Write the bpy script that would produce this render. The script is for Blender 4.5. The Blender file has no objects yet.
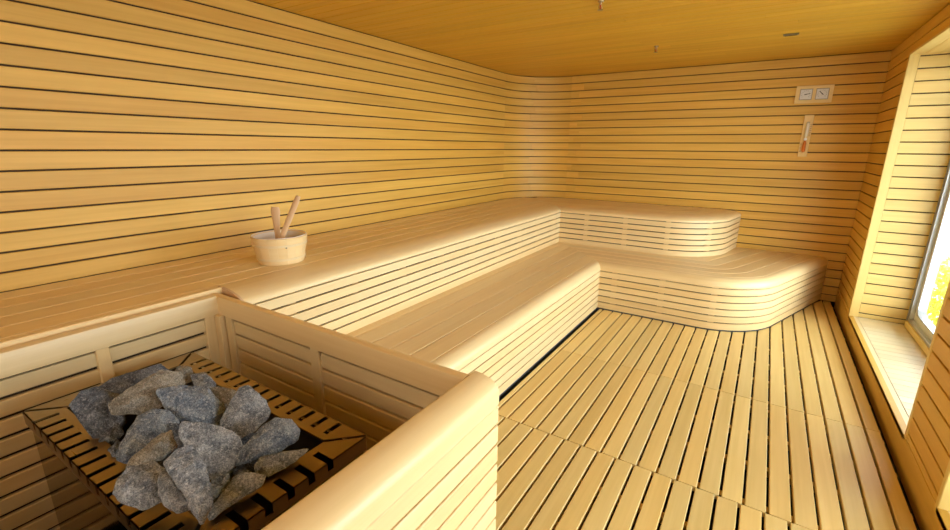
import bpy, bmesh, math, random
from mathutils import Vector, Matrix, noise
random.seed(7)
S = bpy.context.scene
COL = S.collection
PI = math.pi

# ------------------------------------------------------------------ camera, world, lights, exposure
F_PX, W_PX, H_PX = 447.36, 950, 530
AX = Vector((.841, .144, -.521)); AY = Vector((.541, -.211, .814)); AZ = Vector((.007, -.967, -.255))
ROT = Matrix((AX, AY, AZ))                       # world = ROT @ (right, down, forward)
# orthonormalise
r = (ROT @ Vector((1, 0, 0))).normalized(); dn = ROT @ Vector((0, 1, 0)); dn = (dn - r * dn.dot(r)).normalized(); fw = r.cross(dn)
EYE = Vector((0, 0, 1.5))
cam = bpy.data.cameras.new('camera'); cam.sensor_width = 36; cam.lens = F_PX / W_PX * 36; cam.clip_start = .02
co = bpy.data.objects.new('camera', cam); COL.objects.link(co)
M = Matrix((r, -dn, -fw)).transposed().to_4x4(); M.translation = EYE
co.matrix_world = M
S.camera = co

def ray(px, py):
    return (r * (px - W_PX / 2) + dn * (py - H_PX / 2) + fw * F_PX)
def at_z(px, py, z):
    d = ray(px, py); return EYE + d * ((z - EYE.z) / d.z)

SKY = 10.5
world = bpy.data.worlds.new('sky'); S.world = world; world.use_nodes = True
bg = world.node_tree.nodes['Background']; bg.inputs[0].default_value = (.90, .96, 1.04, 1); bg.inputs[1].default_value = SKY
S.view_settings.view_transform = 'Standard'; S.view_settings.look = 'None'
S.view_settings.gamma = 1; S.view_settings.use_curve_mapping = False
S.view_settings.exposure = 0.10

ZC = 2.35; XL = -2.79; XR = .762; YB = 5.6; YF = -1.3
WIN = [(2.80, 4.79), (.30, 2.25)]                # window openings along the right wall
SILL, HEAD, XW = .118, 2.19, 1.150
for (a, b) in WIN:                               # daylight enters through the windows
    l = bpy.data.lights.new('window_daylight', 'AREA'); l.shape = 'RECTANGLE'
    l.size = b - a - .1; l.size_y = HEAD - SILL - .1
    l.cycles.is_portal = True
    o = bpy.data.objects.new('window_daylight', l); COL.objects.link(o)
    o.location = (XW + .06, (a + b) / 2, (SILL + HEAD) / 2); o.rotation_euler = (0, PI / 2, 0)
    o.rotation_euler = Vector((-1, 0, 0)).to_track_quat('-Z', 'Y').to_euler()

FILL_DOOR = (-1.75, -.25, 2.08)                       # added glazed entrance behind the camera, brightening the heater guard: x0, x1, head
l = bpy.data.lights.new('fill_door_daylight', 'AREA'); l.shape = 'RECTANGLE'; l.size = FILL_DOOR[1] - FILL_DOOR[0]; l.size_y = FILL_DOOR[2]; l.cycles.is_portal = True  # portal for sky light through the added entrance
o = bpy.data.objects.new('fill_door_daylight', l); COL.objects.link(o); o.location = ((FILL_DOOR[0] + FILL_DOOR[1]) / 2, YF - .30, FILL_DOOR[2] / 2)
o.rotation_euler = Vector((0, 1, 0)).to_track_quat('-Z', 'Y').to_euler()

# ------------------------------------------------------------------ materials
def new_mat(name):
    m = bpy.data.materials.new(name); m.use_nodes = True
    nt = m.node_tree; return m, nt, nt.nodes['Principled BSDF']

def wood(name, a, b, var=.28, rough=.42, warm=(1.0, .80, .52), us=1.4, vs=42, spec=.5):
    """boards: per-board tone from the face attribute 'rnd', grain along U"""
    m, nt, p = new_mat(name); N = nt.nodes; L = nt.links
    at = N.new('ShaderNodeAttribute'); at.attribute_name = 'rnd'
    uv = N.new('ShaderNodeUVMap'); uv.uv_map = 'UVMap'
    mul = N.new('ShaderNodeVectorMath'); mul.operation = 'MULTIPLY'; mul.inputs[1].default_value = (us, vs, 1)
    L.new(uv.outputs[0], mul.inputs[0])
    off = N.new('ShaderNodeVectorMath'); off.operation = 'SCALE'; off.inputs['Scale'].default_value = 61.7
    cmb = N.new('ShaderNodeCombineXYZ')
    for i in range(3): L.new(at.outputs['Fac'], cmb.inputs[i])
    L.new(cmb.outputs[0], off.inputs[0])
    add = N.new('ShaderNodeVectorMath'); L.new(mul.outputs[0], add.inputs[0]); L.new(off.outputs[0], add.inputs[1])
    n1 = N.new('ShaderNodeTexNoise'); n1.inputs['Scale'].default_value = 1; n1.inputs['Detail'].default_value = 3; n1.inputs['Roughness'].default_value = .6
    L.new(add.outputs[0], n1.inputs['Vector'])
    mul2 = N.new('ShaderNodeVectorMath'); mul2.operation = 'MULTIPLY'; mul2.inputs[1].default_value = (.6, .22, 1)
    L.new(add.outputs[0], mul2.inputs[0])
    n2 = N.new('ShaderNodeTexNoise'); n2.inputs['Scale'].default_value = 1; n2.inputs['Detail'].default_value = 2
    L.new(mul2.outputs[0], n2.inputs['Vector'])
    av = N.new('ShaderNodeMath'); av.operation = 'ADD'; L.new(n1.outputs['Fac'], av.inputs[0]); L.new(n2.outputs['Fac'], av.inputs[1])
    mr = N.new('ShaderNodeMapRange'); mr.inputs['From Min'].default_value = .7; mr.inputs['From Max'].default_value = 1.3
    L.new(av.outputs[0], mr.inputs['Value'])
    mix = N.new('ShaderNodeMix'); mix.data_type = 'RGBA'; mix.inputs['A'].default_value = (*a, 1); mix.inputs['B'].default_value = (*b, 1)
    L.new(mr.outputs[0], mix.inputs['Factor'])
    # tone per board: value and a warm tint
    k = N.new('ShaderNodeMapRange'); k.inputs['To Min'].default_value = 1 - var / 2; k.inputs['To Max'].default_value = 1 + var / 2
    L.new(at.outputs['Fac'], k.inputs['Value'])
    sc = N.new('ShaderNodeVectorMath'); sc.operation = 'SCALE'; L.new(mix.outputs['Result'], sc.inputs[0]); L.new(k.outputs[0], sc.inputs['Scale'])
    fr = N.new('ShaderNodeMath'); fr.operation = 'MULTIPLY'; fr.inputs[1].default_value = 7.31; L.new(at.outputs['Fac'], fr.inputs[0])
    f2 = N.new('ShaderNodeMath'); f2.operation = 'FRACT'; L.new(fr.outputs[0], f2.inputs[0])
    f3 = N.new('ShaderNodeMath'); f3.operation = 'MULTIPLY'; f3.inputs[1].default_value = .35; L.new(f2.outputs[0], f3.inputs[0])
    tint = N.new('ShaderNodeMix'); tint.data_type = 'RGBA'; tint.blend_type = 'MULTIPLY'; tint.inputs['B'].default_value = (*warm, 1)
    L.new(f3.outputs[0], tint.inputs['Factor']); L.new(sc.outputs[0], tint.inputs['A'])
    L.new(tint.outputs['Result'], p.inputs['Base Color'])
    p.inputs['Roughness'].default_value = rough; p.inputs['Specular IOR Level'].default_value = spec
    bp = N.new('ShaderNodeBump'); bp.inputs['Strength'].default_value = .05; bp.inputs['Distance'].default_value = .002
    L.new(n1.outputs['Fac'], bp.inputs['Height']); L.new(bp.outputs[0], p.inputs['Normal'])
    return m

def flat(name, c, rough=.5, metal=0, spec=.5, em=None):
    m, nt, p = new_mat(name); p.inputs['Base Color'].default_value = (*c, 1); p.inputs['Roughness'].default_value = rough
    p.inputs['Metallic'].default_value = metal; p.inputs['Specular IOR Level'].default_value = spec
    return m

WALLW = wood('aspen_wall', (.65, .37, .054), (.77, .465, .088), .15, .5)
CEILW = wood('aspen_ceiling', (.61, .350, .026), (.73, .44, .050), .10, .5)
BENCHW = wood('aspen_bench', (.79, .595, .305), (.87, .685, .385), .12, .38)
FLOORW = wood('aspen_floor', (.74, .53, .19), (.84, .63, .26), .16, .45)
TRIMW = wood('aspen_trim', (.72, .50, .15), (.79, .58, .20), .08, .45)
SILLW = wood('aspen_sill', (.74, .62, .38), (.80, .69, .46), .10, .45)
BUCKETW = wood('pine_bucket', (.82, .60, .30), (.88, .68, .37), .10, .5)
LADLEW = wood('ladle_wood', (.66, .43, .24), (.74, .52, .31), .05, .5)
GROOVE = flat('groove_shadow_board', (.045, .024, .007), .8)
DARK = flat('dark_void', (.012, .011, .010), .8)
RUBBER = flat('black_rubber', (.075, .08, .09), .5)

# ------------------------------------------------------------------ mesh builder
class MB:
    def __init__(s): s.v = []; s.f = []; s.m = []; s.r = []; s.uv = []
    def rings(s, rings, rnd=None, mat=0, cap=True, closed=True):
        """skin a list of equally long point rings (closed profile) along the path"""
        rnd = random.random() if rnd is None else rnd
        b = len(s.v); n = len(rings[0])
        cen = [sum((Vector(p) for p in q), Vector()) / n for q in rings]
        U = [0]
        for i in range(1, len(rings)): U.append(U[-1] + (cen[i] - cen[i - 1]).length)
        V = [0]
        for j in range(n): V.append(V[-1] + (Vector(rings[0][(j + 1) % n]) - Vector(rings[0][j])).length)
        for q in rings: s.v += [tuple(p) for p in q]
        for i in range(len(rings) - 1):
            for j in range(n if closed else n - 1):
                k = (j + 1) % n
                s.f.append((b + i * n + j, b + i * n + k, b + (i + 1) * n + k, b + (i + 1) * n + j))
                s.uv += [(U[i], V[j]), (U[i], V[j + 1]), (U[i + 1], V[j + 1]), (U[i + 1], V[j])]
                s.m.append(mat); s.r.append(rnd)
        if cap:
            for i, fl in ((0, 1), (len(rings) - 1, 0)):
                idx = [b + i * n + j for j in range(n)]
                if fl: idx.reverse()
                s.f.append(tuple(idx)); s.uv += [(U[i], V[k - b - i * n]) for k in idx]; s.m.append(mat); s.r.append(rnd)
        return s
    def bar(s, p0, p1, w, t, up=(0, 0, 1), c=.002, rnd=None, mat=0):
        """bar from p0 to p1: width w across, thickness t along up, chamfered edges"""
        p0 = Vector(p0); p1 = Vector(p1); d = (p1 - p0).normalized(); up = Vector(up)
        a = d.cross(up).normalized(); u = a.cross(d).normalized()
        w /= 2; t /= 2
        P = [(-w, -t + c), (-w + c, -t), (w - c, -t), (w, -t + c), (w, t - c), (w - c, t), (-w + c, t), (-w, t - c)] if c else [(-w, -t), (w, -t), (w, t), (-w, t)]
        return s.rings([[q + a * x + u * y for x, y in P] for q in (p0, p1)], rnd, mat)
    def box(s, x0, y0, z0, x1, y1, z1, along='x', c=.002, rnd=None, mat=0):
        cx, cy, cz = (x0 + x1) / 2, (y0 + y1) / 2, (z0 + z1) / 2
        if along == 'x': return s.bar((x0, cy, cz), (x1, cy, cz), y1 - y0, z1 - z0, (0, 0, 1), c, rnd, mat)
        if along == 'y': return s.bar((cx, y0, cz), (cx, y1, cz), x1 - x0, z1 - z0, (0, 0, 1), c, rnd, mat)
        return s.bar((cx, cy, z0), (cx, cy, z1), x1 - x0, y1 - y0, (0, 1, 0), c, rnd, mat)
    def prism(s, poly, z0, z1, rnd=None, mat=0):
        return s.rings([[(x, y, z0) for x, y in poly], [(x, y, z1) for x, y in poly]], rnd, mat)
    def lathe(s, prof, c=(0, 0, 0), n=40, rnd=None, mat=0, close=False):
        """prof: (radius, z) polyline turned about the z axis"""
        R = [[(c[0] + q * math.cos(2 * PI * k / n), c[1] + q * math.sin(2 * PI * k / n), c[2] + z) for k in range(n)] for q, z in prof]
        if close: R.append(R[0])
        return s.rings(R, rnd, mat, cap=not close)
    def tube(s, pts, rad, n=10, rnd=None, mat=0):
        pts = [Vector(p) for p in pts]; R = []
        for i, p in enumerate(pts):
            d = (pts[min(i + 1, len(pts) - 1)] - pts[max(i - 1, 0)]).normalized()
            a = d.orthogonal().normalized() if i == 0 else (a - d * a.dot(d)).normalized()
            b = d.cross(a); q = rad[i] if isinstance(rad, (list, tuple)) else rad
            R.append([p + (a * math.cos(2 * PI * k / n) + b * math.sin(2 * PI * k / n)) * q for k in range(n)])
        return s.rings(R, rnd, mat)
    def build(s, name, mats, parent=None, smooth=None, loc=None):
        me = bpy.data.meshes.new(name)
        off = Vector(loc) if loc is not None else Vector()
        me.from_pydata([tuple(Vector(p) - off) for p in s.v], [], s.f)
        uvl = me.uv_layers.new(name='UVMap'); uvl.data.foreach_set('uv', [c for p in s.uv for c in p])
        at = me.attributes.new('rnd', 'FLOAT', 'FACE'); at.data.foreach_set('value', s.r)
        me.polygons.foreach_set('material_index', s.m)
        for m in (mats if isinstance(mats, (list, tuple)) else [mats]): me.materials.append(m)
        bm = bmesh.new(); bm.from_mesh(me)
        bmesh.ops.recalc_face_normals(bm, faces=bm.faces)
        if smooth:
            for f in bm.faces: f.smooth = True
            for e in bm.edges:
                if len(e.link_faces) == 2 and e.calc_face_angle(0) > smooth: e.smooth = False
        bm.to_mesh(me); bm.free()
        o = bpy.data.objects.new(name, me); COL.objects.link(o)
        if parent is not None:
            o.parent = parent
            if loc is None: o.matrix_parent_inverse = parent.matrix_world.inverted() if False else Matrix.Translation(-parent.location)
        if loc is not None: o.location = off if parent is None else off - parent.location
        return o

def tag(o, label, cat, group=None):
    o['label'] = label; o['category'] = cat
    if group: o['group'] = group
    return o
def empty(name, loc, label, cat, group=None):
    o = bpy.data.objects.new(name, None); COL.objects.link(o); o.location = loc; o.empty_display_size = .1
    return tag(o, label, cat, group)
def struct(o): o['kind'] = 'structure'; return o

# ------------------------------------------------------------------ room shell
PITCH, GAP, Z0 = .0877, .0085, .857
ZS = [Z0 + PITCH * k for k in range(-10, 18)]
def zboards(lo=0.0, hi=ZC):
    out = []
    for z in ZS:
        a, b = max(z + GAP / 2, lo), min(z + PITCH - GAP / 2, hi)
        if b - a > .002: out.append((a, b))
    return out
def board_prof(z0, z1, t=.014, c=.0025):        # (d, z); d = distance behind the face
    return [(0, z0 + c), (0, z1 - c), (c, z1), (t, z1), (t, z0), (c, z0)]
def wall_run(mb, p0, p1, n, lo=0.0, hi=ZC, joints=(), t=.014):
    """horizontal boards on a straight wall from p0 to p1, n = outward normal (away from the room)"""
    p0 = Vector(p0); p1 = Vector(p1); n = Vector(n); L = (p1 - p0).length; d = (p1 - p0) / L
    for i, (a, b) in enumerate(zboards(lo, hi)):
        js = [0] + ([joints[i % len(joints)]] if joints else []) + [L]
        for u0, u1 in zip(js[:-1], js[1:]):
            if u1 - u0 < .01: continue
            mb.rings([[(*(p0 + d * u + n * q), z) for q, z in board_prof(a, b, t)] for u in (u0, u1 - (.0008 if u1 < L else 0))])
    q0, q1 = p0 + n * .010, p1 + n * .010
    mb.rings([[(*q0, lo), (*q0, hi), (*(q0 + n * .03), hi), (*(q0 + n * .03), lo)], [(*q1, lo), (*q1, hi), (*(q1 + n * .03), hi), (*(q1 + n * .03), lo)]], .5, 1)

RC = .60
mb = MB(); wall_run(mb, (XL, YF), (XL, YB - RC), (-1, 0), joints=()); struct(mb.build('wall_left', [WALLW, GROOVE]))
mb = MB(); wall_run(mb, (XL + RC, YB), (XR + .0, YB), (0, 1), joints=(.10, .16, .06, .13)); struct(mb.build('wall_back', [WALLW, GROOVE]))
mb = MB()                                         # the rounded corner between them, two pieces per board
cx, cy = XL + RC, YB - RC
def arc_pt(a, q, z): return (cx - (RC + q) * math.cos(a), cy + (RC + q) * math.sin(a), z)
for i, (a, b) in enumerate(zboards()):
    s = PI / 4 + (-.06, .05, .0)[i % 3]
    for a0, a1 in ((0, s), (s + .002, PI / 2)):
        mb.rings([[arc_pt(a0 + (a1 - a0) * k / 8, q, z) for q, z in board_prof(a, b)] for k in range(9)])
mb.rings([[arc_pt(PI / 2 * k / 12, q, z) for q, z in ((.010, 0), (.010, ZC), (.04, ZC), (.04, 0))] for k in range(13)], .5, 1)
struct(mb.build('wall_corner', [WALLW, GROOVE], smooth=.6))

mb = MB()
wall_run(mb, (XR, WIN[0][1]), (XR, YB), (1, 0), lo=.12)
wall_run(mb, (XR, WIN[1][1]), (XR, WIN[0][0]), (1, 0), lo=.12)
wall_run(mb, (XR, YF), (XR, WIN[1][0]), (1, 0), lo=.12)
for a, b in WIN: wall_run(mb, (XR, a), (XR, b), (1, 0), lo=HEAD)
struct(mb.build('wall_right', [WALLW, GROOVE]))
mb = MB(); mb.box(XR - .002, YF, -.06, XR + .03, YB, .12, 'y'); struct(mb.build('baseboard_right', WALLW))
mb = MB(); wall_run(mb, (XR, YF), (FILL_DOOR[1], YF), (0, -1)); wall_run(mb, (FILL_DOOR[0], YF), (XL, YF), (0, -1)); wall_run(mb, (FILL_DOOR[1], YF), (FILL_DOOR[0], YF), (0, -1), lo=FILL_DOOR[2]); struct(mb.build('wall_front', [WALLW, GROOVE]))
mb = MB()                                         # outer shell that keeps daylight out
mb.box(XL - .3, YF - .2, -.1, XL - .05, YB + .2, ZC + .2, 'y', 0); mb.box(XL - .3, YB + .05, -.1, XW + .02, YB + .25, ZC + .2, 'x', 0)
mb.box(XL - .3, YF - .25, -.1, FILL_DOOR[0], YF - .05, ZC + .2, 'x', 0); mb.box(FILL_DOOR[1], YF - .25, -.1, XR + .6, YF - .05, ZC + .2, 'x', 0); mb.box(FILL_DOOR[0], YF - .25, FILL_DOOR[2], FILL_DOOR[1], YF - .05, ZC + .2, 'x', 0)
struct(mb.build('wall_shell', GROOVE))
mb = MB()
mb.box(XR + .042, WIN[0][1] + .03, -.1, XW + .02, YB + .05, ZC + .2, 'y', 0)
mb.box(XR + .042, WIN[1][1] + .03, -.1, XW + .02, WIN[0][0] - .03, ZC + .2, 'y', 0)
mb.box(XR + .042, YF - .05, -.1, XW + .02, WIN[1][0] - .03, ZC + .2, 'y', 0)
for a, b in WIN:
    mb.box(XR + .042, a - .03, HEAD + .03, XW + .02, b + .03, ZC + .2, 'y', 0)
    mb.box(XR + .042, a - .03, -.1, XW + .02, b + .03, SILL - .03, 'y', 0)
struct(mb.build('wall_window_side', GROOVE))

mb = MB(); y = YF - .02; cp = .0955               # ceiling boards across the room, tight joints
i = 0
while y < YB + .02:
    jx = -1.2 + 1.7 * ((i * .37) % 1)
    for x0, x1 in ((XL - .03, jx), (jx + .001, XR + .04)):
        mb.box(x0, y + .0012, ZC, x1, y + cp - .0012, ZC + .016, 'x', .0022)
    y += cp; i += 1
mb.box(XL - .3, YF - .2, ZC + .012, XR + .5, YB + .2, ZC + .1, 'x', 0, .5, 1)
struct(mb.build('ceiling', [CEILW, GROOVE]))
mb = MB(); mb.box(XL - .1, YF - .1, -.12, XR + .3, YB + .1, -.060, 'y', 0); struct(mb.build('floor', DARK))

# window reveals: jambs, sills, soffits
tn = 1
for w, (a, b) in enumerate(WIN):
    mb = MB(); xe = XW + .02
    for yy, ny in ((b, 1), (a, -1)):
        for z0, z1 in zboards(SILL, HEAD):
            prof = board_prof(z0, z1)
            mb.rings([[(x, yy + ny * q, z) for q, z in prof] for x in (XR + .060, xe)])
        mb.box(XR + .060, min(yy + ny * .010, yy + ny * .03), SILL, xe, max(yy + ny * .010, yy + ny * .03), HEAD, 'z', 0, .5, 1)
        mb.box(XR - .002, min(yy - ny * .002, yy + ny * .028), SILL - .01, XR + .059, max(yy - ny * .002, yy + ny * .028), HEAD + .001, 'z', .003, .7, 2)
    struct(mb.build('trim_%d' % tn, [TRIMW, GROOVE, TRIMW])); tn += 1
    mb = MB(); n = 24; st = (b - a) / n            # sill: crossways boards with an edging plank
    for k in range(n): mb.box(XR + .060, a + k * st + .001, SILL - .025, xe, a + (k + 1) * st - .001, SILL, 'x', .002)
    mb.box(XR - .002, a, SILL - .026, XR + .058, b, SILL + .001, 'y', .003)
    struct(mb.build('trim_%d' % tn, SILLW)); tn += 1
    mb = MB()
    for k in range(5): mb.box(XR - .002 + k * (xe - XR) / 5, a - .02, HEAD - .006, XR - .004 + (k + 1) * (xe - XR) / 5, b + .02, HEAD + .012, 'y', .002)
    struct(mb.build('trim_%d' % tn, TRIMW)); tn += 1

# windows: metal frame, dark seal, light sash with rounded glass corners
METAL_W = flat('window_metal', (.55, .56, .57), .35, .7)
SEAL = flat('dark_blue_seal', (.02, .045, .11), .4)
SASH = flat('pale_sash', (.80, .79, .75), .4)
gl, nt, p = new_mat('window_glass')
for nn in list(nt.nodes): nt.nodes.remove(nn)
out = nt.nodes.new('ShaderNodeOutputMaterial'); tr = nt.nodes.new('ShaderNodeBsdfTransparent'); tr.inputs[0].default_value = (.93, .97, .96, 1)
gs = nt.nodes.new('ShaderNodeBsdfGlossy'); gs.inputs['Roughness'].default_value = .03
lw_ = nt.nodes.new('ShaderNodeLayerWeight'); pw = nt.nodes.new('ShaderNodeMath'); pw.operation = 'POWER'; pw.inputs[1].default_value = 5
nt.links.new(lw_.outputs['Facing'], pw.inputs[0]); lw = nt.nodes.new('ShaderNodeMapRange'); lw.inputs['To Min'].default_value = .025; lw.inputs['To Max'].default_value = .6
nt.links.new(pw.outputs[0], lw.inputs['Value']); mx = nt.nodes.new('ShaderNodeMixShader')
nt.links.new(lw.outputs[0], mx.inputs[0]); nt.links.new(tr.outputs[0], mx.inputs[1]); nt.links.new(gs.outputs[0], mx.inputs[2]); nt.links.new(mx.outputs[0], out.inputs[0])
def ring_yz(mb, x0, x1, Y0, Y1, Za, Zb, w, rr, n=8, mat=0):
    """rectangular frame in the y-z plane whose opening has rounded corners"""
    def loop(inset, rad):
        pts = []
        for (cy_, cz_, a0) in ((Y1, Zb, 0), (Y0, Zb, PI / 2), (Y0, Za, PI), (Y1, Za, 1.5 * PI)):
            sy = 1 if cy_ == Y1 else -1; sz = 1 if cz_ == Zb else -1
            oy, oz = cy_ - sy * (inset + rad), cz_ - sz * (inset + rad)
            for k in range(n + 1):
                t = a0 + PI / 2 * k / n; pts.append((oy + rad * math.cos(t), oz + rad * math.sin(t)))
        return pts
    A = loop(0, .001); B = loop(w, rr)
    R = []
    for i in range(len(A)):
        R.append([(x0, *A[i]), (x0, *B[i]), (x1, *B[i]), (x1, *A[i])])
    R.append(R[0]); mb.rings(R, .5, mat, cap=False)
for w, (a, b) in enumerate(WIN):
    mb = MB(); ring_yz(mb, XW - .03, XW + .05, a + .002, b - .002, SILL + .002, HEAD - .002, .016, .003)
    fr = struct(mb.build('window_%d' % (w + 1), METAL_W))
    mb = MB(); ring_yz(mb, XW - .026, XW + .05, a + .019, b - .019, SILL + .019, HEAD - .019, .030, .003); mb.build('window_seal', SEAL, fr)
    mb = MB(); ring_yz(mb, XW - .032, XW + .05, a + .050, b - .050, SILL + .05, HEAD - .050, .022, .004); mb.build('window_rebate', METAL_W, fr)
    mb = MB(); mb.box(XW - .045, a + .06, SILL + .001, XW - .030, b - .06, SILL + .052, 'y', .004); mb.build('window_bead', TRIMW, fr)
    mb = MB(); ring_yz(mb, XW - .004, XW + .04, a + .073, b - .073, SILL + .073, HEAD - .073, .050, .09); mb.build('window_sash', SASH, fr, smooth=.6)
    mb = MB(); ring_yz(mb, XW - .010, XW + .04, a + .124, b - .124, SILL + .124, HEAD - .124, .010, .075); mb.build('window_gasket', METAL_W, fr, smooth=.6)
    mb = MB(); mb.box(XW + .014, a + .12, SILL + .06, XW + .020, b - .12, HEAD - .12, 'y', 0); mb.build('window_pane', gl, fr)

mb = MB()                                         # unseen glazed entrance, put in for fill light from behind
for x in (FILL_DOOR[0], (FILL_DOOR[0] + FILL_DOOR[1]) / 2 - .03, FILL_DOOR[1] - .06): mb.box(x, YF - .06, 0, x + .06, YF - .01, FILL_DOOR[2], 'z', .003)
mb.box(FILL_DOOR[0], YF - .06, FILL_DOOR[2] - .07, FILL_DOOR[1], YF - .01, FILL_DOOR[2], 'x', .003); mb.box(FILL_DOOR[0], YF - .06, 0, FILL_DOOR[1], YF - .01, .08, 'x', .003)
dr = struct(mb.build('fill_door_1', TRIMW))
mb = MB(); mb.box(FILL_DOOR[0] + .05, YF - .038, .07, FILL_DOOR[1] - .05, YF - .030, FILL_DOOR[2] - .06, 'x', 0); 
gd_ = gl.copy(); gd_.name = 'fill_door_glass'
for q in gd_.node_tree.nodes:
    if q.type == 'BSDF_TRANSPARENT': q.inputs[0].default_value = (.62, .58, .52, 1)  # tint sets how much fill light the added entrance lets in
mb.build('fill_door_pane', gd_, dr)
# ------------------------------------------------------------------ outside
TERR = flat('pale_paving', (.38, .38, .37), .8)
mb = MB(); mb.box(XW + .15, -12, -.9, 26, 40, -.8, 'y', 0); struct(mb.build('ground_outside', TERR))
mb = MB(); mb.box(XW + .08, YF - 1, 2.34, XW + 1.7, YB + 1, 2.46, 'y', .01); struct(mb.build('sky_blocking_roof', flat('sky_blocker_board', (.55, .50, .42), .7)))  # unseen overhang added to keep steep sky light off sill and floor
LEAF = flat('yellow_green_leaf', (.62, .60, .03), .6)
sh = empty('flowering_shrub', (2.0, 7.1, -.8), 'yellow-green leafy shrub standing outside beyond the window glass', 'shrub')
mb = MB(); 
for k in range(9):
    a = k * 2.4; mb.tube([(2.0, 7.1, -.8), (2.0 + .12 * math.cos(a), 7.1 + .12 * math.sin(a), -.4), (2.0 + .3 * math.cos(a), 7.1 + .3 * math.sin(a), .02)], [.012, .009, .004], 6)
mb.build('stem', flat('shrub_stem', (.20, .14, .06), .8), sh)
mb = MB()
for k in range(1600):
    v = Vector((random.gauss(0, 1), random.gauss(0, 1), random.gauss(0, 1))).normalized() * (random.random() ** .4)
    c = Vector((2.0 + v.x * .45, 7.1 + v.y * .6, -.16 + v.z * .48)); d = Vector((random.gauss(0, 1), random.gauss(0, 1), random.gauss(0, 1))).normalized()
    e = d.orthogonal().normalized() * .02; n_ = d.cross(e).normalized() * .004
    mb.rings([[c - e * .3, c + n_, c + e * .3, c - n_], [c + d * .03 - e, c + d * .03 + n_, c + d * .03 + e, c + d * .03 - n_], [c + d * .065 - e * .1, c + d * .065 + n_ * .3, c + d * .065 + e * .1, c + d * .065 - n_ * .3]])
mb.build('foliage', LEAF, sh)

# ------------------------------------------------------------------ bench plan shapes
class Bench:
    """plan path: along +y, sharp inner corner, along +x, rounded corner, slanted run to the back wall"""
    def __init__(s, y0, xf, yf, xa, R, T): s.y0, s.xf, s.yf, s.xa, s.R, s.T = y0, xf, yf, xa, R, T
    def line(s, d, n=14):
        R = s.R - d; yf = s.yf + d
        cx_, cy_ = s.xa, s.yf + s.R; sT, cT = math.sin(s.T), math.cos(s.T)
        Q = (cx_ + R * sT, cy_ - R * cT)
        endp = (Q[0] + cT / sT * (YB - .003 - Q[1]), YB - .003)
        if R > .002:
            arc = [(cx_ + R * math.sin(s.T * k / n), cy_ - R * math.cos(s.T * k / n)) for k in range(n + 1)]
        else:
            ix = Q[0] + cT / sT * (yf - Q[1]); arc = [(ix + .0002 * k, yf) for k in range(n + 1)]
            if yf > YB - .02: arc = [(endp[0] - .0002 * (n - k), YB - .004) for k in range(n + 1)]; yf = YB - .004
        mid = [(s.xf - d + (arc[0][0] - s.xf + d) * q, yf) for q in (1 / 3, 2 / 3)]
        return [(s.xf - d, s.y0), (s.xf - d, s.y0 + (yf - s.y0) * .5), (s.xf - d, yf)] + mid + arc + [((arc[-1][0] + endp[0]) / 2, (arc[-1][1] + endp[1]) / 2), endp]
    def strip(s, mb, prof, rnd=None, cut=True):
        """sweep the closed (d, z) profile; board pieces meet in a mitre at the inner corner and butt before the rounded end"""
        Ls = [s.line(d) for d, z in prof]; n = len(Ls[0])
        rings = [[(*Ls[j][i], prof[j][1]) for j in range(len(prof))] for i in range(n)]
        r_ = random.random() if rnd is None else rnd
        A, Bq = list(rings[2]), list(rings[2]); ccx, ccy, rr = XL + RC, YB - RC, RC - .004
        for j, (x, y, z) in enumerate(rings[2]):         # seats stop at the rounded wall corner
            if x < ccx and y > ccy and math.hypot(x - ccx, y - ccy) > rr:
                A[j] = (x, ccy + math.sqrt(max(0, rr * rr - (x - ccx) ** 2)), z)
                Bq[j] = (ccx - math.sqrt(max(0, rr * rr - (y - ccy) ** 2)), y, z)
        mb.rings(rings[:2] + [A], (r_ * .7 + .1) % 1)
        mb.rings([Bq] + rings[3:], r_)
LOW = Bench(1.045, -1.20, 4.065, -.35, .60, math.radians(69.5))
UP = Bench(1.045, -1.90, 4.74, -.80, .56, math.radians(80))
ZLOW, ZUP = .455, .86
FRONT = LOW.line(.003)
def front_y(x):
    """y of the lower bench front at x (the far duckboards stop there)"""
    best = YB - .015
    for (xa, ya), (xb, yb) in zip(FRONT[2:-1], FRONT[3:]):
        if xa <= x <= xb and xb > xa: best = min(best, ya + (yb - ya) * (x - xa) / (xb - xa))
    return best
# ------------------------------------------------------------------ duckboards on the floor
def duckboard(name, y0, y1, dx, label, shape):
    root = empty(name, (-.25, (y0 + y1) / 2, -.06), label, 'floor grating', 'duckboard panels of the floor')
    slats = MB()
    x = -1.228 + dx; k = 0
    xs = []
    while x + .078 < .745:
        for ya, yb in shape(x, y0, y1):
            xa_, xb_ = max(x, -1.178), min(x + .0785, .722); c = .003
            prof = [(xa_, -.026), (xb_, -.026), (xb_, -c), (xb_ - c, 0), (xa_ + c, 0), (xa_, -c)]
            slats.rings([[(px, ya, pz) for px, pz in prof], [(px, yb(px) if callable(yb) else yb, pz) for px, pz in prof]]); xs.append(max(x, -1.178))
        x += .0900; k += 1
    yy = y0 + .06
    while yy < y1:
        sp = [q for q in xs if any(a <= yy <= (b(q) - .06 if callable(b) else b) for a, b in shape(q, y0, y1))]
        if sp: joists = MB(); joists.box(min(sp) + .004, yy - .018, -.0598, max(sp) + .074, yy + .018, -.0265, 'x', .002); joists.build('joist', FLOORW, root)
        yy += .30
    slats.build('slats', FLOORW, root)
plain = lambda x, a, b: [(a, b)]
duckboard('duckboard', 3.014, 5.585, 0, 'slatted wooden floor panel beside the curved bench end', lambda x, a, b: [(a, front_y)])
duckboard('duckboard', 2.003, 3.010, 0, 'middle slatted wooden floor panel, short, between two crosswise joints', plain)
duckboard('duckboard', YF + .02, 1.997, -.015, 'slatted wooden floor panel running beside the heater guard', lambda x, a, b: [(a if x > -.54 else 1.05, b)])

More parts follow.
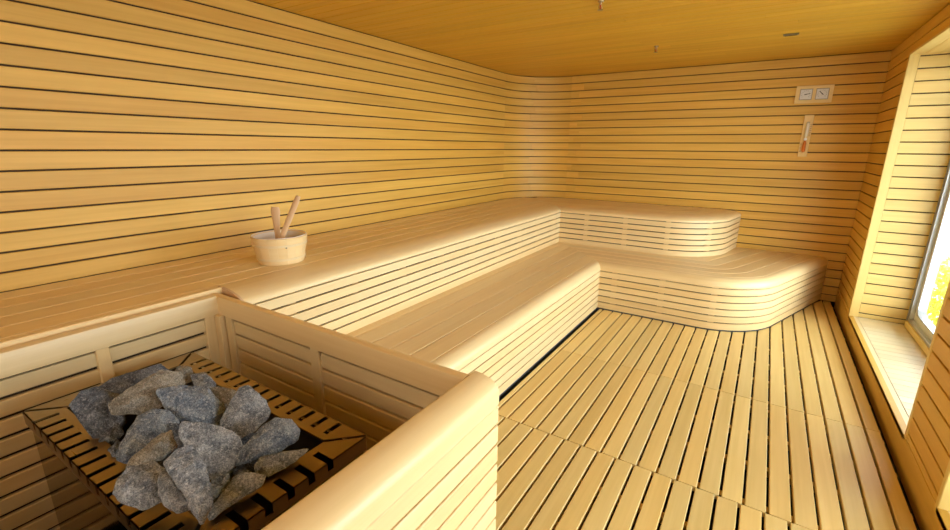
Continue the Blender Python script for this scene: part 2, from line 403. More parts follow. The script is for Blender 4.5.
# ------------------------------------------------------------------ benches
def rect_prof(d0, d1, z0, z1, c=.002):
    return [(d0 + c, z1), (d1 - c, z1), (d1, z1 - c), (d1, z0), (d0, z0), (d0, z1 - c)]
def nosing_prof(d1, zb, zt, t, ry, rz):
    P = []
    for k in range(9):
        a = PI / 2 * k / 8; P.append((ry - ry * math.cos(a), zt - rz + rz * math.sin(a)))
    return [(t, zb + .001), (0.0, zb + .001)] + P + [(d1 - .004, zt), (d1 - .0015, zt - .003), (d1, zt - .028), (t, zt - .028)]
def make_bench(name, B, zbase, zg, zt, dn_, pitch, nrows, nris, label, toe, clip_end):
    root = empty(name, (B.xf - .3, 3.0, zbase), label, 'bench')
    mb = MB(); B.strip(mb, nosing_prof(dn_, zg, zt, .03, dn_ * .9, (zt - zg) * .8), .5); mb.build('nosing', BENCHW, root, smooth=.5)
    if not toe:                                      # closed end of the nosing beside the heater guard
        mb = MB(); pf = [q for q in nosing_prof(dn_, zg, zt, .03, dn_ * .9, (zt - zg) * .8)]
        pf = pf[1:-2] + [(dn_, zg + .001)]
        mb.rings([[(B.xf - d, y, z) for d, z in pf] for y in (B.y0 - .012, B.y0)], .3); mb.build('end_cap', LADLEW, root)
    mb = MB()
    for k in range(nrows):
        d0 = dn_ + k * pitch
        if B.xf - d0 - .012 < XL: break
        d1 = min(dn_ + (k + 1) * pitch, B.xf - XL - .004)
        B.strip(mb, rect_prof(d0 + .0025, d1 - .0025, zt - .027, zt, .005))
    mb.build('seat', BENCHW, root)
    mb = MB(); rp = (zg - zbase) / nris; g = .0065
    for k in range(nris):
        z0 = zbase + k * rp + (g / 2 if k else .0); z1 = zbase + (k + 1) * rp - g
        B.strip(mb, rect_prof(.001, .019, z0, z1, .002))
    mb.build('riser', BENCHW, root, smooth=.5)
    L = B.line(.020)                                # uprights behind the riser slats
    path = [Vector((*q, 0)) for q in L]; acc = 0; nxt = .25
    for p0, p1 in zip(path[:-1], path[1:]):
        l = (p1 - p0).length
        while l > 1e-6 and acc + l > nxt:
            q = p0 + (p1 - p0) * ((nxt - acc) / l); d = (p1 - p0).normalized(); nn = Vector((-d.y, d.x, 0))
            q = q + nn * .018
            if q.x > XL + .05 and q.y < YB - .05: mb = MB(); mb.bar((q.x, q.y, zbase + .002), (q.x, q.y, zt - .03), .045, .032, nn, .002); mb.build('batten', BENCHW, root)
            nxt += .42
        acc += l
    mb = MB(); B.strip(mb, rect_prof(.06, .075, zbase + .002, zt - .03, .001)); mb.build('backing', DARK, root)  # dark sheet standing in for the shade of the hollow behind the slats
    if toe:
        mb = MB(); B.strip(mb, rect_prof(.013, .03, -.059, zbase - .0005, .0005)); mb.build('toe_strip', RUBBER, root)
    return root
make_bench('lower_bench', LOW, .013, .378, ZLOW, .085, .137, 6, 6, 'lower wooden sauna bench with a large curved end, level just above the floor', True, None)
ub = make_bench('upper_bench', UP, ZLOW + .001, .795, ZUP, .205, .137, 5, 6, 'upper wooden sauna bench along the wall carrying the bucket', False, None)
# the stretch of the upper bench behind the heater has a plain square front
mb = MB()
mb.box(-2.105, YF + .02, ZUP - .028, -2.06, 1.043, ZUP, 'y', .003)
for k in range(5):
    d0 = .205 + k * .137; d1 = min(d0 + .137, .886)
    mb.box(-1.90 - d1 + .0022, YF + .02, ZUP - .027, -1.90 - d0 - .0022, 1.0435, ZUP, 'y', .0018)
mb.box(-2.085, YF + .02, .10, -2.062, 1.043, ZUP - .03, 'y', .003)
mb.build('seat_behind_heater', BENCHW, ub)

# ------------------------------------------------------------------ heater guard
GZ, GB = .845, .760
gd = empty('heater_guard', (-1.3, .45, 0), 'low slatted wooden guard rail enclosing the sauna heater', 'guard')
GX0, GX1, GX2, GX3, GY0, GY1 = -2.055, -2.0, -.664, -.575, .975, 1.035
GYN = -.55
def rail(p0, p1, t, n_out, rr, name, parent, rin=.006, rz=None):
    rz = rz or rr
    """upright cap board whose outer top edge is well rounded; p0-p1 along its inner face"""
    p0 = Vector((*p0, 0)); p1 = Vector((*p1, 0)); n = Vector((*n_out, 0)); P = [(0, GB), (0, GZ - rin), (rin * .3, GZ - rin * .3), (rin, GZ)]
    for k in range(9):
        a = PI / 2 * k / 8; P.append((t - rr + rr * math.sin(a), GZ - rz + rz * math.cos(a)))
    P.append((t, GB))
    mb = MB(); L = (p1 - p0); 
    mb.rings([[p0 + L * u + n * d + Vector((0, 0, z)) for d, z in P] for u in (0, .33, .66, 1)], random.random()); return mb.build(name, BENCHW, parent, smooth=.5)
def guard_slats(p0, p1, n, z0, z1, inset, parent, g=.0045):
    p0 = Vector(p0); p1 = Vector(p1); n = Vector(n); mb = MB(); z = z1; d = (p1 - p0).normalized()
    while z > z0 + .03:
        q = max(z - .0685, z0)
        mb.rings([[(*(p + n * (inset + a)), zz) for a, zz in board_prof(q + g, z - g, .016, .003)] for p in (p0, p1)])
        z -= .0685
    mb.build('slats', BENCHW, parent)
# left panel, against the upper bench
pl = bpy.data.objects.new('guard_panel', None); COL.objects.link(pl); pl.parent = gd
def frame(pts, w, t, name='stile'):
    for (x, y, ax) in pts:
        mb = MB()
        if ax == 'y': mb.box(x, y, .0, x + t, y + w, GB - .001, 'z', .003)
        else: mb.box(x, y, .0, x + w, y + t, GB - .001, 'z', .003)
        yield mb
def panel(name='guard_panel'):
    o = bpy.data.objects.new(name, None); COL.objects.link(o); o.parent = gd; o.matrix_parent_inverse = Matrix.Translation(-gd.location); return o
bpy.data.objects.remove(pl)
def kid(o): return o
P1 = panel()
rail((GX1, GYN), (GX1, GY0 + .002), .055, (-1, 0), .012, 'cap_rail', P1)
guard_slats((GX1, GYN), (GX1, .915), (-1, 0), .02, GB - .006, .014, P1, .0065)
for y in (GYN, .0, .522, .914): 
    mb = MB(); mb.box(GX1 - .034, y, 0, GX1 - .002, y + .042, GB - .001, 'z', .003); mb.build('stile', BENCHW, P1)
mb = MB(); mb.box(GX1 - .036, GYN, .0, GX1 - .032, .95, GB, 'y', 0); mb.build('backing', GROOVE, P1)
P2 = panel()
rail((GX1 - .05, GY0), (GX2 - .001, GY0), .055, (0, 1), .035, 'cap_rail', P2)
guard_slats((-1.93, GY0), (GX2, GY0), (0, 1), .02, GB - .014, .014, P2, .0045)
for x in (-1.958, -1.372, -.72):
    mb = MB(); mb.box(x, GY0 + .002, 0, x + .05, GY0 + .034, GB - .001, 'z', .003); mb.build('stile', BENCHW, P2)
mb = MB(); mb.box(-2.02, GY0 + .032, .0, GX2, GY0 + .036, GB, 'x', 0); mb.build('backing', GROOVE, P2)
guard_slats((GX2, GY1), (-1.89, GY1), (0, -1), .46, GB, .001, P2)
mb = MB(); mb.box(GX1 - .03, GY0 - .02, 0, GX1 + .035, GY0 + .02, GB - .001, 'z', .003); mb.build('corner_post', BENCHW, P2)
P3 = panel()
rail((GX2, GYN), (GX2, GY1), GX3 - GX2, (1, 0), .080, 'cap_rail', P3, .005, .046)
guard_slats((GX3, GYN), (GX3, GY1), (-1, 0), .0, GB, .001, P3)
mb = MB(); mb.box(GX3 - .030, GYN, .0, GX3 - .0185, GY1 - .001, GB - .001, 'y', 0); mb.build('backing', BENCHW, P3)
mb = MB(); mb.box(GX2 + .002, GYN, .0, GX3 - .031, GY1 - .04, GB - .001, 'y', 0); mb.build('inner_board', BENCHW, P3)
mb = MB()
P4 = panel()
rail((GX2 - .001, GYN), (GX1, GYN), .055, (0, -1), .035, 'cap_rail', P4)
guard_slats((GX1, GYN), (GX2, GYN), (0, -1), .02, GB - .008, .014, P4)

# ------------------------------------------------------------------ heater
hm, nt, p = new_mat('bronzed_steel'); p.inputs['Base Color'].default_value = (.32, .235, .125, 1); p.inputs['Metallic'].default_value = 1; p.inputs['Roughness'].default_value = .30
nz = nt.nodes.new('ShaderNodeTexNoise'); nz.inputs['Scale'].default_value = 9; nz.inputs['Detail'].default_value = 4
mr = nt.nodes.new('ShaderNodeMapRange'); mr.inputs['To Min'].default_value = .22; mr.inputs['To Max'].default_value = .42
nt.links.new(nz.outputs['Fac'], mr.inputs['Value']); nt.links.new(mr.outputs[0], p.inputs['Roughness'])
HM = hm
HDARK = flat('dark_heater_steel', (.10, .075, .05), .35, .8); HCASE = flat('polished_brown_steel', (.22, .16, .095), .10, 1)
HX0, HX1, HY0, HY1, HZ = -1.835, -.855, .272, .772, .70
ht = empty('sauna_heater', ((HX0 + HX1) / 2, (HY0 + HY1) / 2, 0), 'bronze-coloured steel sauna heater with slotted rim, filled with grey stones', 'heater')
WS = .082
def rim_strip(p0, d, n, L, slots, lip_slots, ns):
    """one folded rim sheet: p0 outer corner, d along, n inward; slots run across, mitred ends"""
    p0 = Vector((*p0, 0)); d = Vector((*d, 0)); n = Vector((*n, 0)); mb = MB(); T = .003; g = .007
    P = lambda u, v: (p0 + d * u + n * v)
    def plate(q, z0=HZ - T, z1=HZ): mb.prism([(P(u, v).x, P(u, v).y) for u, v in q], z0, z1, .5)
    def lip(u0, u1, z0, z1): a, b = P(u0, 0), P(u1, T); mb.box(min(a.x, b.x), min(a.y, b.y), z0, max(a.x, b.x), max(a.y, b.y), z1, 'x' if abs(d.x) > .5 else 'y', 0, .5)
    sin_ = .022; sw = .017 if ns > 8 else .020                        # solid inner band, slot width
    if not slots:
        plate([(g, 0), (L - g, 0), (L - WS - g, WS), (WS + g, WS)]); lip(g, L - g, HZ - .035, HZ); return mb
    vi = WS - sin_
    mg = .028 if ns > 8 else .050; u0, u1 = WS + mg, L - WS - mg; st = (u1 - u0) / (ns - 1); so = .0 if lip_slots else .004
    plate([(vi + g, vi), (L - vi - g, vi), (L - WS - g, WS), (WS + g, WS)])
    edges = [None]
    c = [u0 + k * st for k in range(ns)]
    plate([(g + so, so), (c[0] - sw / 2, so), (c[0] - sw / 2, vi), (vi + g, vi)])
    for a, b in zip(c[:-1], c[1:]): plate([(a + sw / 2, so), (b - sw / 2, so), (b - sw / 2, vi), (a + sw / 2, vi)])
    plate([(c[-1] + sw / 2, so), (L - g - so, so), (L - vi - g, vi), (c[-1] + sw / 2, vi)])
    if so: plate([(g, 0), (L - g, 0), (L - g - so, so), (g + so, so)])
    if lip_slots:
        lip(g, L - g, HZ - .042, HZ - .026)
        lip(g, c[0] - sw / 2, HZ - .026, HZ)
        for a, b in zip(c[:-1], c[1:]): lip(a + sw / 2, b - sw / 2, HZ - .026, HZ)
        lip(c[-1] + sw / 2, L - g, HZ - .026, HZ)
    else: lip(g, L - g, HZ - .042, HZ)
    return mb
LX, LY = HX1 - HX0, HY1 - HY0
rim_strip((HX0, HY0), (1, 0), (0, 1), LX, True, True, 14).build('rim_strip', HM, ht)
rim_strip((HX1, HY1), (-1, 0), (0, -1), LX, True, False, 14).build('rim_strip', HM, ht)
rim_strip((HX1, HY0), (0, 1), (-1, 0), LY, True, True, 5).build('rim_strip', HM, ht)
rim_strip((HX0, HY1), (0, -1), (1, 0), LY, False, False, 0).build('rim_strip', HM, ht)
mb = MB()                                           # stone basket walls and the casing below
x0, x1, y0, y1 = HX0 + .085, HX1 - .085, HY0 + .085, HY1 - .085
for a in ((x0 - .004, y0 - .004, x0, y1 + .004), (x1, y0 - .004, x1 + .004, y1 + .004), (x0, y0 - .004, x1, y0), (x0, y1, x1, y1 + .004)):
    mb.box(a[0], a[1], .45, a[2], a[3], HZ - .004, 'z', 0)
mb.box(x0, y0, .46, x1, y1, .47, 'x', 0)
mb.build('stone_basket', HDARK, ht)
mb = MB()
q = .010
for a in ((HX0 + q, HY0 + q, HX0 + q + .005, HY1 - q), (HX1 - q - .005, HY0 + q, HX1 - q, HY1 - q), (HX0 + q + .005, HY0 + q, HX1 - q - .005, HY0 + q + .005), (HX0 + q + .005, HY1 - q - .005, HX1 - q - .005, HY1 - q)):
    mb.box(a[0], a[1], .08, a[2], a[3], HZ - .045, 'z', 0)
mb.box(HX0 + q + .005, HY0 + q + .005, .08, HX1 - q - .005, HY1 - q - .005, .09, 'x', 0)
mb.build('casing', HCASE, ht)
for sx in (HX0 + .08, HX1 - .12):
    for sy in (HY0 + .08, HY1 - .12):
        mb = MB(); mb.box(sx, sy, -.026 if False else -.06, sx + .04, sy + .04, .08, 'z', .002); mb.build('leg', HDARK, ht)

# ------------------------------------------------------------------ stones
def stone_mat(name, a, b, c):
    m, nt, p = new_mat(name); N = nt.nodes; L = nt.links
    tc = N.new('ShaderNodeTexCoord')
    def noi(sc, de, ro):
        q = N.new('ShaderNodeTexNoise'); q.inputs['Scale'].default_value = sc; q.inputs['Detail'].default_value = de; q.inputs['Roughness'].default_value = ro
        L.new(tc.outputs['Object'], q.inputs['Vector']); return q
    n1, n2, n3 = noi(18, 8, .72), noi(120, 5, .75), noi(330, 2, .6)
    def ramp(src, p0, p1, c0, c1):
        q = N.new('ShaderNodeValToRGB'); q.color_ramp.elements[0].position = p0; q.color_ramp.elements[1].position = p1
        q.color_ramp.elements[0].color = (*c0, 1); q.color_ramp.elements[1].color = (*c1, 1); L.new(src, q.inputs[0]); return q
    r1 = ramp(n1.outputs['Fac'], .38, .64, a, b)
    r2 = ramp(n2.outputs['Fac'], .50, .72, (0, 0, 0), (.75, .75, .75))
    r3 = ramp(n3.outputs['Fac'], .34, .56, (.45, .45, .47), (1.12, 1.12, 1.12))
    mx = N.new('ShaderNodeMix'); mx.data_type = 'RGBA'; mx.inputs['B'].default_value = (*c, 1); L.new(r2.outputs[0], mx.inputs['Factor']); L.new(r1.outputs[0], mx.inputs['A'])
    m2 = N.new('ShaderNodeMix'); m2.data_type = 'RGBA'; m2.blend_type = 'MULTIPLY'; m2.inputs['Factor'].default_value = 1; L.new(mx.outputs['Result'], m2.inputs['A']); L.new(r3.outputs[0], m2.inputs['B'])
    L.new(m2.outputs['Result'], p.inputs['Base Color']); p.inputs['Roughness'].default_value = .7; p.inputs['Specular IOR Level'].default_value = .4
    ad = N.new('ShaderNodeMath'); ad.operation = 'MULTIPLY_ADD'; ad.inputs[1].default_value = .30; L.new(n2.outputs['Fac'], ad.inputs[0]); L.new(n1.outputs['Fac'], ad.inputs[2])
    bp = N.new('ShaderNodeBump'); bp.inputs['Strength'].default_value = 1; bp.inputs['Distance'].default_value = .014; L.new(ad.outputs[0], bp.inputs['Height']); L.new(bp.outputs[0], p.inputs['Normal'])
    return m
SB = stone_mat('blue_grey_stone', (.075, .105, .16), (.34, .40, .48), (.80, .84, .88))
SG = stone_mat('grey_stone', (.12, .14, .17), (.45, .475, .51), (.85, .86, .88))
SD = stone_mat('dark_stone', (.035, .045, .065), (.19, .215, .26), (.50, .52, .57))
ST = stone_mat('taupe_stone', (.20, .18, .145), (.40, .37, .31), (.66, .63, .58))
def make_stone(name, pts3, cen, mat, label, seed, group='stones heaped in the heater', amp=1.0):
    rs = random.Random(seed); bm = bmesh.new()
    for q in pts3: bm.verts.new(q - cen)
    h = bmesh.ops.convex_hull(bm, input=bm.verts)
    junk = [g for g in h['geom_interior'] + h['geom_unused'] if isinstance(g, bmesh.types.BMVert)]
    if junk: bmesh.ops.delete(bm, geom=list(set(junk)), context='VERTS')
    bmesh.ops.dissolve_limit(bm, angle_limit=.12, verts=bm.verts, edges=bm.edges)
    bmesh.ops.bevel(bm, geom=list(bm.edges), offset=.0018, segments=1, affect='EDGES', profile=.5, clamp_overlap=True)
    bmesh.ops.triangulate(bm, faces=bm.faces)
    for it in range(3):
        es = [e for e in bm.edges if e.calc_length() > .011]
        if es: bmesh.ops.subdivide_edges(bm, edges=es, cuts=1)
        bmesh.ops.triangulate(bm, faces=[f for f in bm.faces if len(f.verts) > 3])
    bm.normal_update(); o3 = Vector((seed * 3.1, seed * 1.7, seed * .9))
    for v in bm.verts:
        p_ = v.co + o3
        k = noise.fractal(p_ * 12, 1.0, 2.0, 5) * .0045 + (abs(noise.noise(p_ * 42)) - .25) * .005
        v.co += v.normal * k * amp
    me = bpy.data.meshes.new(name); bmesh.ops.recalc_face_normals(bm, faces=bm.faces)
    bm.to_mesh(me); bm.free(); me.materials.append(mat)
    o = bpy.data.objects.new(name, me); COL.objects.link(o); o.location = cen
    return tag(o, label, 'stone', group)
def heater_stone(poly, z, mat, label, seed, thick=.8, tilt=.35):
    rs = random.Random(seed)
    cxp = sum(a for a, b in poly) / len(poly); cyp = sum(b for a, b in poly) / len(poly)
    cen = at_z(cxp, cyp, z); v = (EYE - cen).normalized()
    nrm = (v * (1 - tilt) + Vector((0, 0, 1)) * tilt).normalized()   # face of the stone, between the sight line and the vertical
    P = []
    for a, b in poly:
        a = cxp + (a - cxp) * 1.10; b = cyp + (b - cyp) * 1.10
        d = ray(a, b); P.append(EYE + d * ((cen - EYE).dot(nrm) / d.dot(nrm)))
    rad = sum((q - cen).length for q in P) / len(P)
    out = list(P)
    ridge = Vector((rs.uniform(-.25, .25), rs.uniform(-.25, .25), 0)) * rad
    for iq, q in enumerate(P):
        if (iq + seed) % 2: continue
        out.append(cen + ridge + (q - cen) * rs.uniform(.35, .78) + v * rad * thick * rs.uniform(.15, .55))
        out.append(cen + (q - cen) * rs.uniform(.45, .7) - v * rad * thick * rs.uniform(.5, .9))
    make_stone('heater_stone', out, cen, mat, label, seed)
ST_LIST = [
 ([(96,389),(113,379),(158,365),(166,371),(150,379),(133,392),(122,396),(108,396)], .750, SD, 'long dark ridge-shaped stone at the back against the slatted guard', 'r'),
 ([(70,406),(82,392),(97,388),(113,394),(124,399),(119,412),(120,426),(110,437),(97,441),(84,425)], .748, SD, 'big dark jagged stone filling the left end of the heater', 'r'),
 ([(131,393),(144,380),(160,372),(178,375),(182,385),(167,396),(164,404),(152,412),(134,413),(114,414),(110,404)], .780, ST, 'flat brownish-grey slab lying in front of the dark ridge-shaped stone', 'r'),
 ([(172,376),(179,366),(190,368),(195,380),(182,385)], .725, ST, 'small brownish knob-like stone under the rear corner slit of the rim', 'r'),
 ([(191,375),(205,372),(216,384),(213,390),(203,390),(194,387)], .715, SG, 'small pale grey stone touching the first slots of the rear rim', 'r'),
 ([(158,391),(178,388),(207,387),(225,412),(222,421),(214,431),(199,429),(187,418),(170,413)], .755, SB, 'broad flat-topped blue-grey stone in the middle of the back row', 'r'),
 ([(207,389),(219,387),(235,390),(241,395),(238,406),(225,420),(214,410)], .720, ST, 'grey-tan stone wedged between the flat-topped stone and the upright stone', 'r'),
 ([(240,390),(248,388),(264,402),(269,412),(264,420),(255,429),(240,437),(222,432),(222,420),(231,406)], .750, SG, 'tall light grey stone standing upright against the rear rim', 'r'),
 ([(128,431),(138,418),(152,411),(168,413),(177,422),(175,436),(165,448),(144,456),(128,462),(118,459),(117,450)], .745, SB, 'rounded blue-grey boulder with a smooth domed top', 'r'),
 ([(127,467),(130,460),(144,448),(160,434),(170,431),(177,447),(167,456),(152,462),(136,468)], .770, ST, 'tan-faced wedge-shaped stone leaning on the rounded blue-grey boulder', 'r'),
 ([(183,422),(197,429),(214,431),(222,428),(236,436),(242,451),(235,463),(213,478),(205,473),(192,450),(186,447),(181,436)], .772, SG, 'largest sharp-edged grey block in the centre of the heap', 'r'),
 ([(236,466),(241,450),(263,426),(275,419),(290,421),(298,431),(295,440),(278,451),(259,456)], .755, SB, 'smooth oval blue-grey stone at the right end of the heap', 'r'),
 ([(256,464),(261,457),(286,451),(308,449),(299,458),(286,468),(270,475),(256,472)], .725, SG, 'flat pointed stone tucked below the oval blue-grey stone', 'r'),
 ([(114,492),(120,478),(130,468),(153,462),(164,469),(165,485),(162,501),(142,510),(131,506),(120,499)], .770, SG, 'pale rounded stone overhanging the front slotted rim', 'r'),
 ([(162,474),(174,469),(185,484),(194,499),(193,508),(176,514),(163,507),(159,491)], .755, SG, 'mid-grey stone between the overhanging pale stone and the tall pointed one', 'r'),
 ([(166,464),(178,452),(192,448),(205,466),(208,475),(211,487),(210,505),(204,521),(199,522),(191,507),(184,490),(177,475)], .787, SG, 'tall pale stone with its point turned down at the front of the heap', 'r'),
 ([(211,480),(228,473),(229,481),(218,496),(211,499)], .735, SB, 'small blue-grey chip squeezed below the sharp-edged central block', 'r'),
 ([(209,512),(225,488),(233,477),(246,473),(265,476),(259,487),(236,502),(212,519)], .730, SG, 'sloping grey slab lying along the right-hand slotted rim', 'r'),
 ([(97,440),(105,431),(118,422),(124,434),(114,444),(103,448)], .705, SD, 'small dark stone below the big jagged left stone', 'r'),
 ([(108,450),(118,440),(128,452),(126,466),(117,462)], .700, SD, 'dark stone in the gap beside the front rim and the rounded boulder', 'r'),
 ([(169,424),(184,424),(189,447),(177,451),(170,437)], .735, SD, 'dark narrow stone between the rounded boulder and the central block', 'r'),
 ([(233,471),(243,460),(256,467),(251,477),(236,479)], .705, SD, 'dark stone in the gap under the oval stone, above the sloping slab', 'r'),
]
for i, (poly, z, mat, lab, _) in enumerate(ST_LIST): heater_stone(poly, z, mat, lab, i + 1, .45 if i in (1, 10) else .8)
# stones lower in the basket that carry the heap; they show only in the gaps
rs = random.Random(5)
for i in range(5):
    for j in range(3):
        c = Vector((x0 + .09 + i * (x1 - x0 - .18) / 4, y0 + .07 + j * (y1 - y0 - .14) / 2, .605 + rs.uniform(-.01, .015)))
        pts = [c + Vector((rs.gauss(0, 1), rs.gauss(0, 1), rs.gauss(0, .9))).normalized() * rs.uniform(.045, .062) for k in range(14)]
        make_stone('heater_stone', pts, c, SD, 'dark stone deep in the heater, showing only through gaps in the heap', 40 + i * 3 + j, 'stones under the heap')

# ------------------------------------------------------------------ bucket and ladles
BC = Vector((-2.28, 1.50, ZUP))
bk = empty('sauna_bucket', BC, 'round pale wooden bucket holding two ladles on the upper bench', 'bucket')
RB, RT, BH = .121, .150, .152
mb = MB(); ns = 18
for k in range(ns):
    a0, a1 = 2 * PI * k / ns + .003, 2 * PI * (k + 1) / ns - .003
    R_ = []
    for q in range(4):
        a = a0 + (a1 - a0) * q / 3; c, s_ = math.cos(a), math.sin(a)
        R_.append([(BC.x + c * x, BC.y + s_ * x, BC.z + z) for x, z in ((RB, .001), (RT, BH - .003), (RT - .004, BH), (RT - .012, BH), (RT - .015, BH - .004), (RB - .015, .001))])
    mb.rings(R_)
mb.lathe([(.001, .008), (RB - .012, .008), (RB - .010, .018), (.001, .018)], BC, 36)
mb.build('staves', BUCKETW, bk, smooth=.7)
HOOP = flat('pale_hoop', (.80, .62, .36), .4)
for zz in (.030, .108):
    ra = RB + (RT - RB) * zz / BH
    mb = MB(); mb.lathe([(ra + .0005, zz - .006), (ra + .0035, zz - .005), (ra + .0045, zz + .005), (ra + .0018, zz + .007)], BC, 48, close=True); mb.build('hoop', HOOP, bk, smooth=.8)
LINER = flat('milky_liner', (.80, .74, .68), .3)
mb = MB(); mb.lathe([(.002, .021), (RB - .017, .021), (RT - .018, BH - .012), (RT - .006, BH + .001), (RT - .006, BH + .003), (RT - .020, BH - .008), (RB - .02, .024), (.002, .024)], BC, 48); mb.build('liner', LINER, bk, smooth=.8)
d = (EYE - BC); d.z = 0; d.normalize(); d = Matrix.Rotation(.2, 3, 'Z') @ d
mb = MB(); q = BC + d * (RB + (RT - RB) * .66 - .002) + Vector((0, 0, BH * .66)); mb.tube([q, q + d * .005], .0045, 10); mb.build('screw', flat('screw_steel', (.12, .10, .08), .4, .6), bk)
def ladle(p_top, p_bot, w_top, w_mid, label, flare):
    """flat handle rising from the bucket, bowl on the bucket bottom"""
    p_top = Vector(p_top); p_bot = Vector(p_bot)
    root = empty('ladle', p_bot, label, 'ladle')
    ax = (p_top - p_bot); L = ax.length; ax.normalize()
    side = r - ax * r.dot(ax); side.normalize(); th = ax.cross(side)
    mb = MB(); R_ = []
    for k in range(13):
        u = k / 12; w = w_mid + (w_top - w_mid) * max(0, (u - flare) / (1 - flare)) ** 1.3
        if k == 12: w *= .72
        c = p_bot + ax * (L * u); t = .007
        R_.append([c + side * (w / 2) * math.cos(2 * PI * j / 12) * (1 if abs(math.cos(2 * PI * j / 12)) > .3 else 1) + th * t * math.sin(2 * PI * j / 12) for j in range(12)])
    mb.rings(R_, .4); mb.build('handle', LADLEW, root, smooth=.9)
    mb = MB(); c = p_bot + Vector((0, 0, .000))
    mb.lathe([(.003, -.004), (.018, -.001), (.025, .016), (.022, .016), (.016, .003), (.003, .001)], c, 24); mb.build('bowl', LADLEW, root, smooth=.9)
def on_plane(px, py, q):                           # point on the upright plane through q that faces the room
    n_ = Vector((EYE.x - q.x, EYE.y - q.y, 0)).normalized(); dd = ray(px, py); return EYE + dd * ((q - EYE).dot(n_) / dd.dot(n_))
LQ = BC + (BC - EYE).normalized() * .012; LQ2 = BC - (BC - EYE).normalized() * .05
ladle(on_plane(275, 207, LQ), on_plane(279, 250, LQ), .058, .031, 'short wooden ladle with a flared handle end, standing in the bucket', .35)
ladle(on_plane(298.5, 196, LQ2), on_plane(275, 254, LQ2), .034, .032, 'long straight-handled wooden ladle leaning out of the bucket', .0)

# ------------------------------------------------------------------ instruments on the back wall
LITE = wood('pale_instrument_wood', (.80, .57, .22), (.86, .64, .28), .05, .5)
DIAL = flat('dial_face', (.70, .69, .68), .4); DBEZ = flat('dial_bezel', (.42, .36, .30), .4, .3); INK = flat('black_ink', (.02, .02, .02), .5)
tx0, tx1, tz0, tz1 = .115, .405, 1.930, 2.090
th = empty('thermometer_hygrometer', ((tx0 + tx1) / 2, YB, tz0), 'pale wooden board with two square dials high on the back wall', 'thermometer')
mb = MB(); mb.box(tx0, YB - .020, tz0, tx1, YB - .001, tz1, 'x', .004); mb.build('backboard', LITE, th)
for k, xc in enumerate((tx0 + .082, tx1 - .082)):
    zc = (tz0 + tz1) / 2; h_ = .050
    mb = MB(); mb.box(xc - h_, YB - .026, zc - h_, xc + h_, YB - .0205, zc + h_, 'x', .003); dl = mb.build('dial', DBEZ, th)
    mb = MB(); mb.box(xc - h_ + .006, YB - .0285, zc - h_ + .006, xc + h_ - .006, YB - .0262, zc + h_ - .006, 'x', .001); mb.build('dial_face', DIAL, dl)
    mb = MB()
    for q in range(11):                            # graduation ring
        a = math.radians(220 - 26 * q); c, s_ = math.cos(a), math.sin(a)
        mb.bar((xc + c * .030, YB - .0290, zc + s_ * .030), (xc + c * .038, YB - .0290, zc + s_ * .038), .0022, .0006, (0, 1, 0), 0)
    mb.build('scale_marks', INK, dl)
    mb = MB(); a = math.radians((12, 135)[k]); c, s_ = math.cos(a), math.sin(a)
    mb.bar((xc - c * .014, YB - .0305, zc - s_ * .014), (xc + c * .032, YB - .0305, zc + s_ * .032), .0055, .001, (0, 1, 0), 0)
    mb.tube([(xc, YB - .0287, zc), (xc, YB - .033, zc)], .005, 12); mb.build('needle', INK, dl)
sx, sz0, sz1 = .258, 1.430, 1.820
sg = empty('sand_timer', (sx, YB, sz0), 'narrow upright sand timer board with orange sand below the dials', 'sand timer')
mb = MB(); mb.box(sx - .038, YB - .016, sz0, sx + .038, YB - .001, sz1, 'z', .003); mb.build('backboard', LITE, sg)
GLS = flat('pale_glass', (.80, .72, .55), .08, 0, .8); SAND = flat('orange_sand', (.72, .20, .03), .7); BRK = flat('white_bracket', (.85, .85, .83), .35)
zm = (sz0 + sz1) / 2 - .03; yc = YB - .032
mb = MB(); mb.lathe([(.002, zm), (.004, zm + .008), (.014, zm + .035), (.0155, zm + .14), (.010, zm + .160), (.001, zm + .164)], (sx, yc, 0), 20); mb.build('upper_bulb', GLS, sg, smooth=.9)
mb = MB(); mb.lathe([(.001, zm - .124), (.010, zm - .120), (.0155, zm - .105), (.014, zm - .035), (.004, zm - .008), (.002, zm)], (sx, yc, 0), 20); mb.build('lower_bulb', SAND, sg, smooth=.9)
mb = MB(); mb.tube([(sx, YB - .016, zm), (sx, YB - .050, zm)], .013, 16); mb.build('clamp', BRK, sg, smooth=.6)
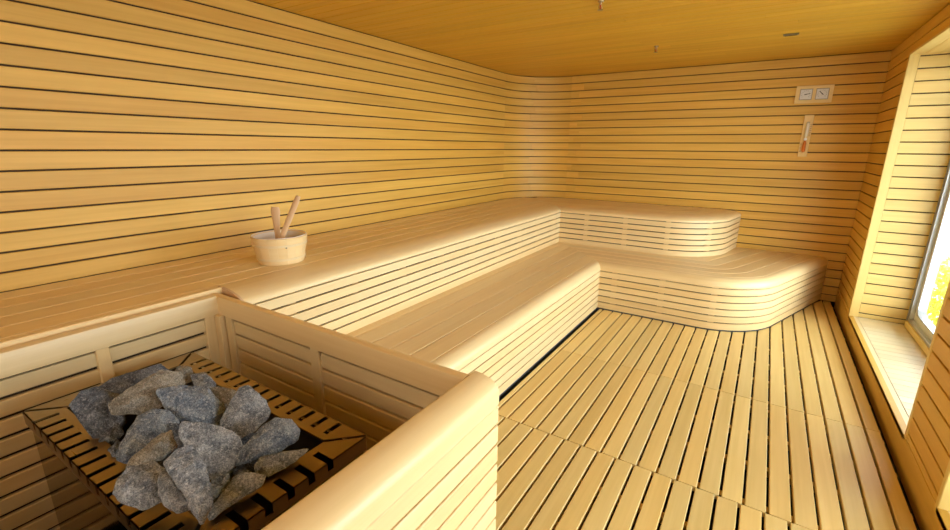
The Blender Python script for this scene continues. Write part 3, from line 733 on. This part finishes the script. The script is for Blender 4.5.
mb = MB(); m2_ = MB()
for k in range(7):
    z = zm + .03 + k * .017; mb.box(sx + .019, YB - .0172, z, sx + .033, YB - .0161, z + .004, 'x', 0)
    z = zm - .04 - k * .013; m2_.box(sx - .034, YB - .0172, z, sx - .020, YB - .0161, z + .0035, 'x', 0)
BP = flat('brown_print', (.25, .10, .03), .6)
mb.build('upper_scale', BP, sg); m2_.build('lower_scale', BP, sg)

# ------------------------------------------------------------------ ceiling fittings
BRASS = flat('dull_brass', (.45, .33, .18), .35, .9); RED = flat('red_bulb', (.55, .04, .02), .3)
def sprinkler(x, y, label):
    s_ = empty('ceiling_sprinkler', (x, y, ZC), label, 'sprinkler', 'sprinkler heads on the ceiling')
    mb = MB(); mb.lathe([(.001, 0), (.020, 0), (.018, -.006), (.009, -.008), (.007, -.022), (.001, -.022)], (x, y, ZC - .0005), 20); mb.build('body', BRASS, s_, smooth=.6)
    mb = MB()
    for sg_ in (-1, 1): mb.tube([(x + sg_ * .006, y, ZC - .020), (x + sg_ * .013, y, ZC - .032), (x + sg_ * .003, y, ZC - .048)], .0022, 8)
    mb.build('arm', BRASS, s_)
    mb = MB(); mb.tube([(x, y, ZC - .022), (x, y, ZC - .047)], .0032, 10); mb.build('heat_bulb', RED, s_)
    mb = MB(); mb.lathe([(.001, -.047), (.017, -.048), (.018, -.050), (.001, -.051)], (x, y, ZC), 20); mb.build('deflector', BRASS, s_)
sprinkler(-.968, 4.38, 'small brass sprinkler head on the ceiling nearer the back wall')
sprinkler(-.99, 2.92, 'small brass sprinkler head on the ceiling at the top edge of the photo')
cv = empty('ceiling_vent', (.0, 4.45, ZC), 'thin dark oblong fitting on the ceiling above the dials', 'vent')
mb = MB(); mb.box(-.055, 4.43, ZC - .012, .045, 4.465, ZC - .0005, 'x', .004); mb.build('housing', flat('vent_steel', (.25, .22, .17), .4, .6), cv)
mb = MB(); mb.box(-.045, 4.438, ZC - .0135, .035, 4.457, ZC - .0121, 'x', 0); mb.build('grille', DARK, cv)
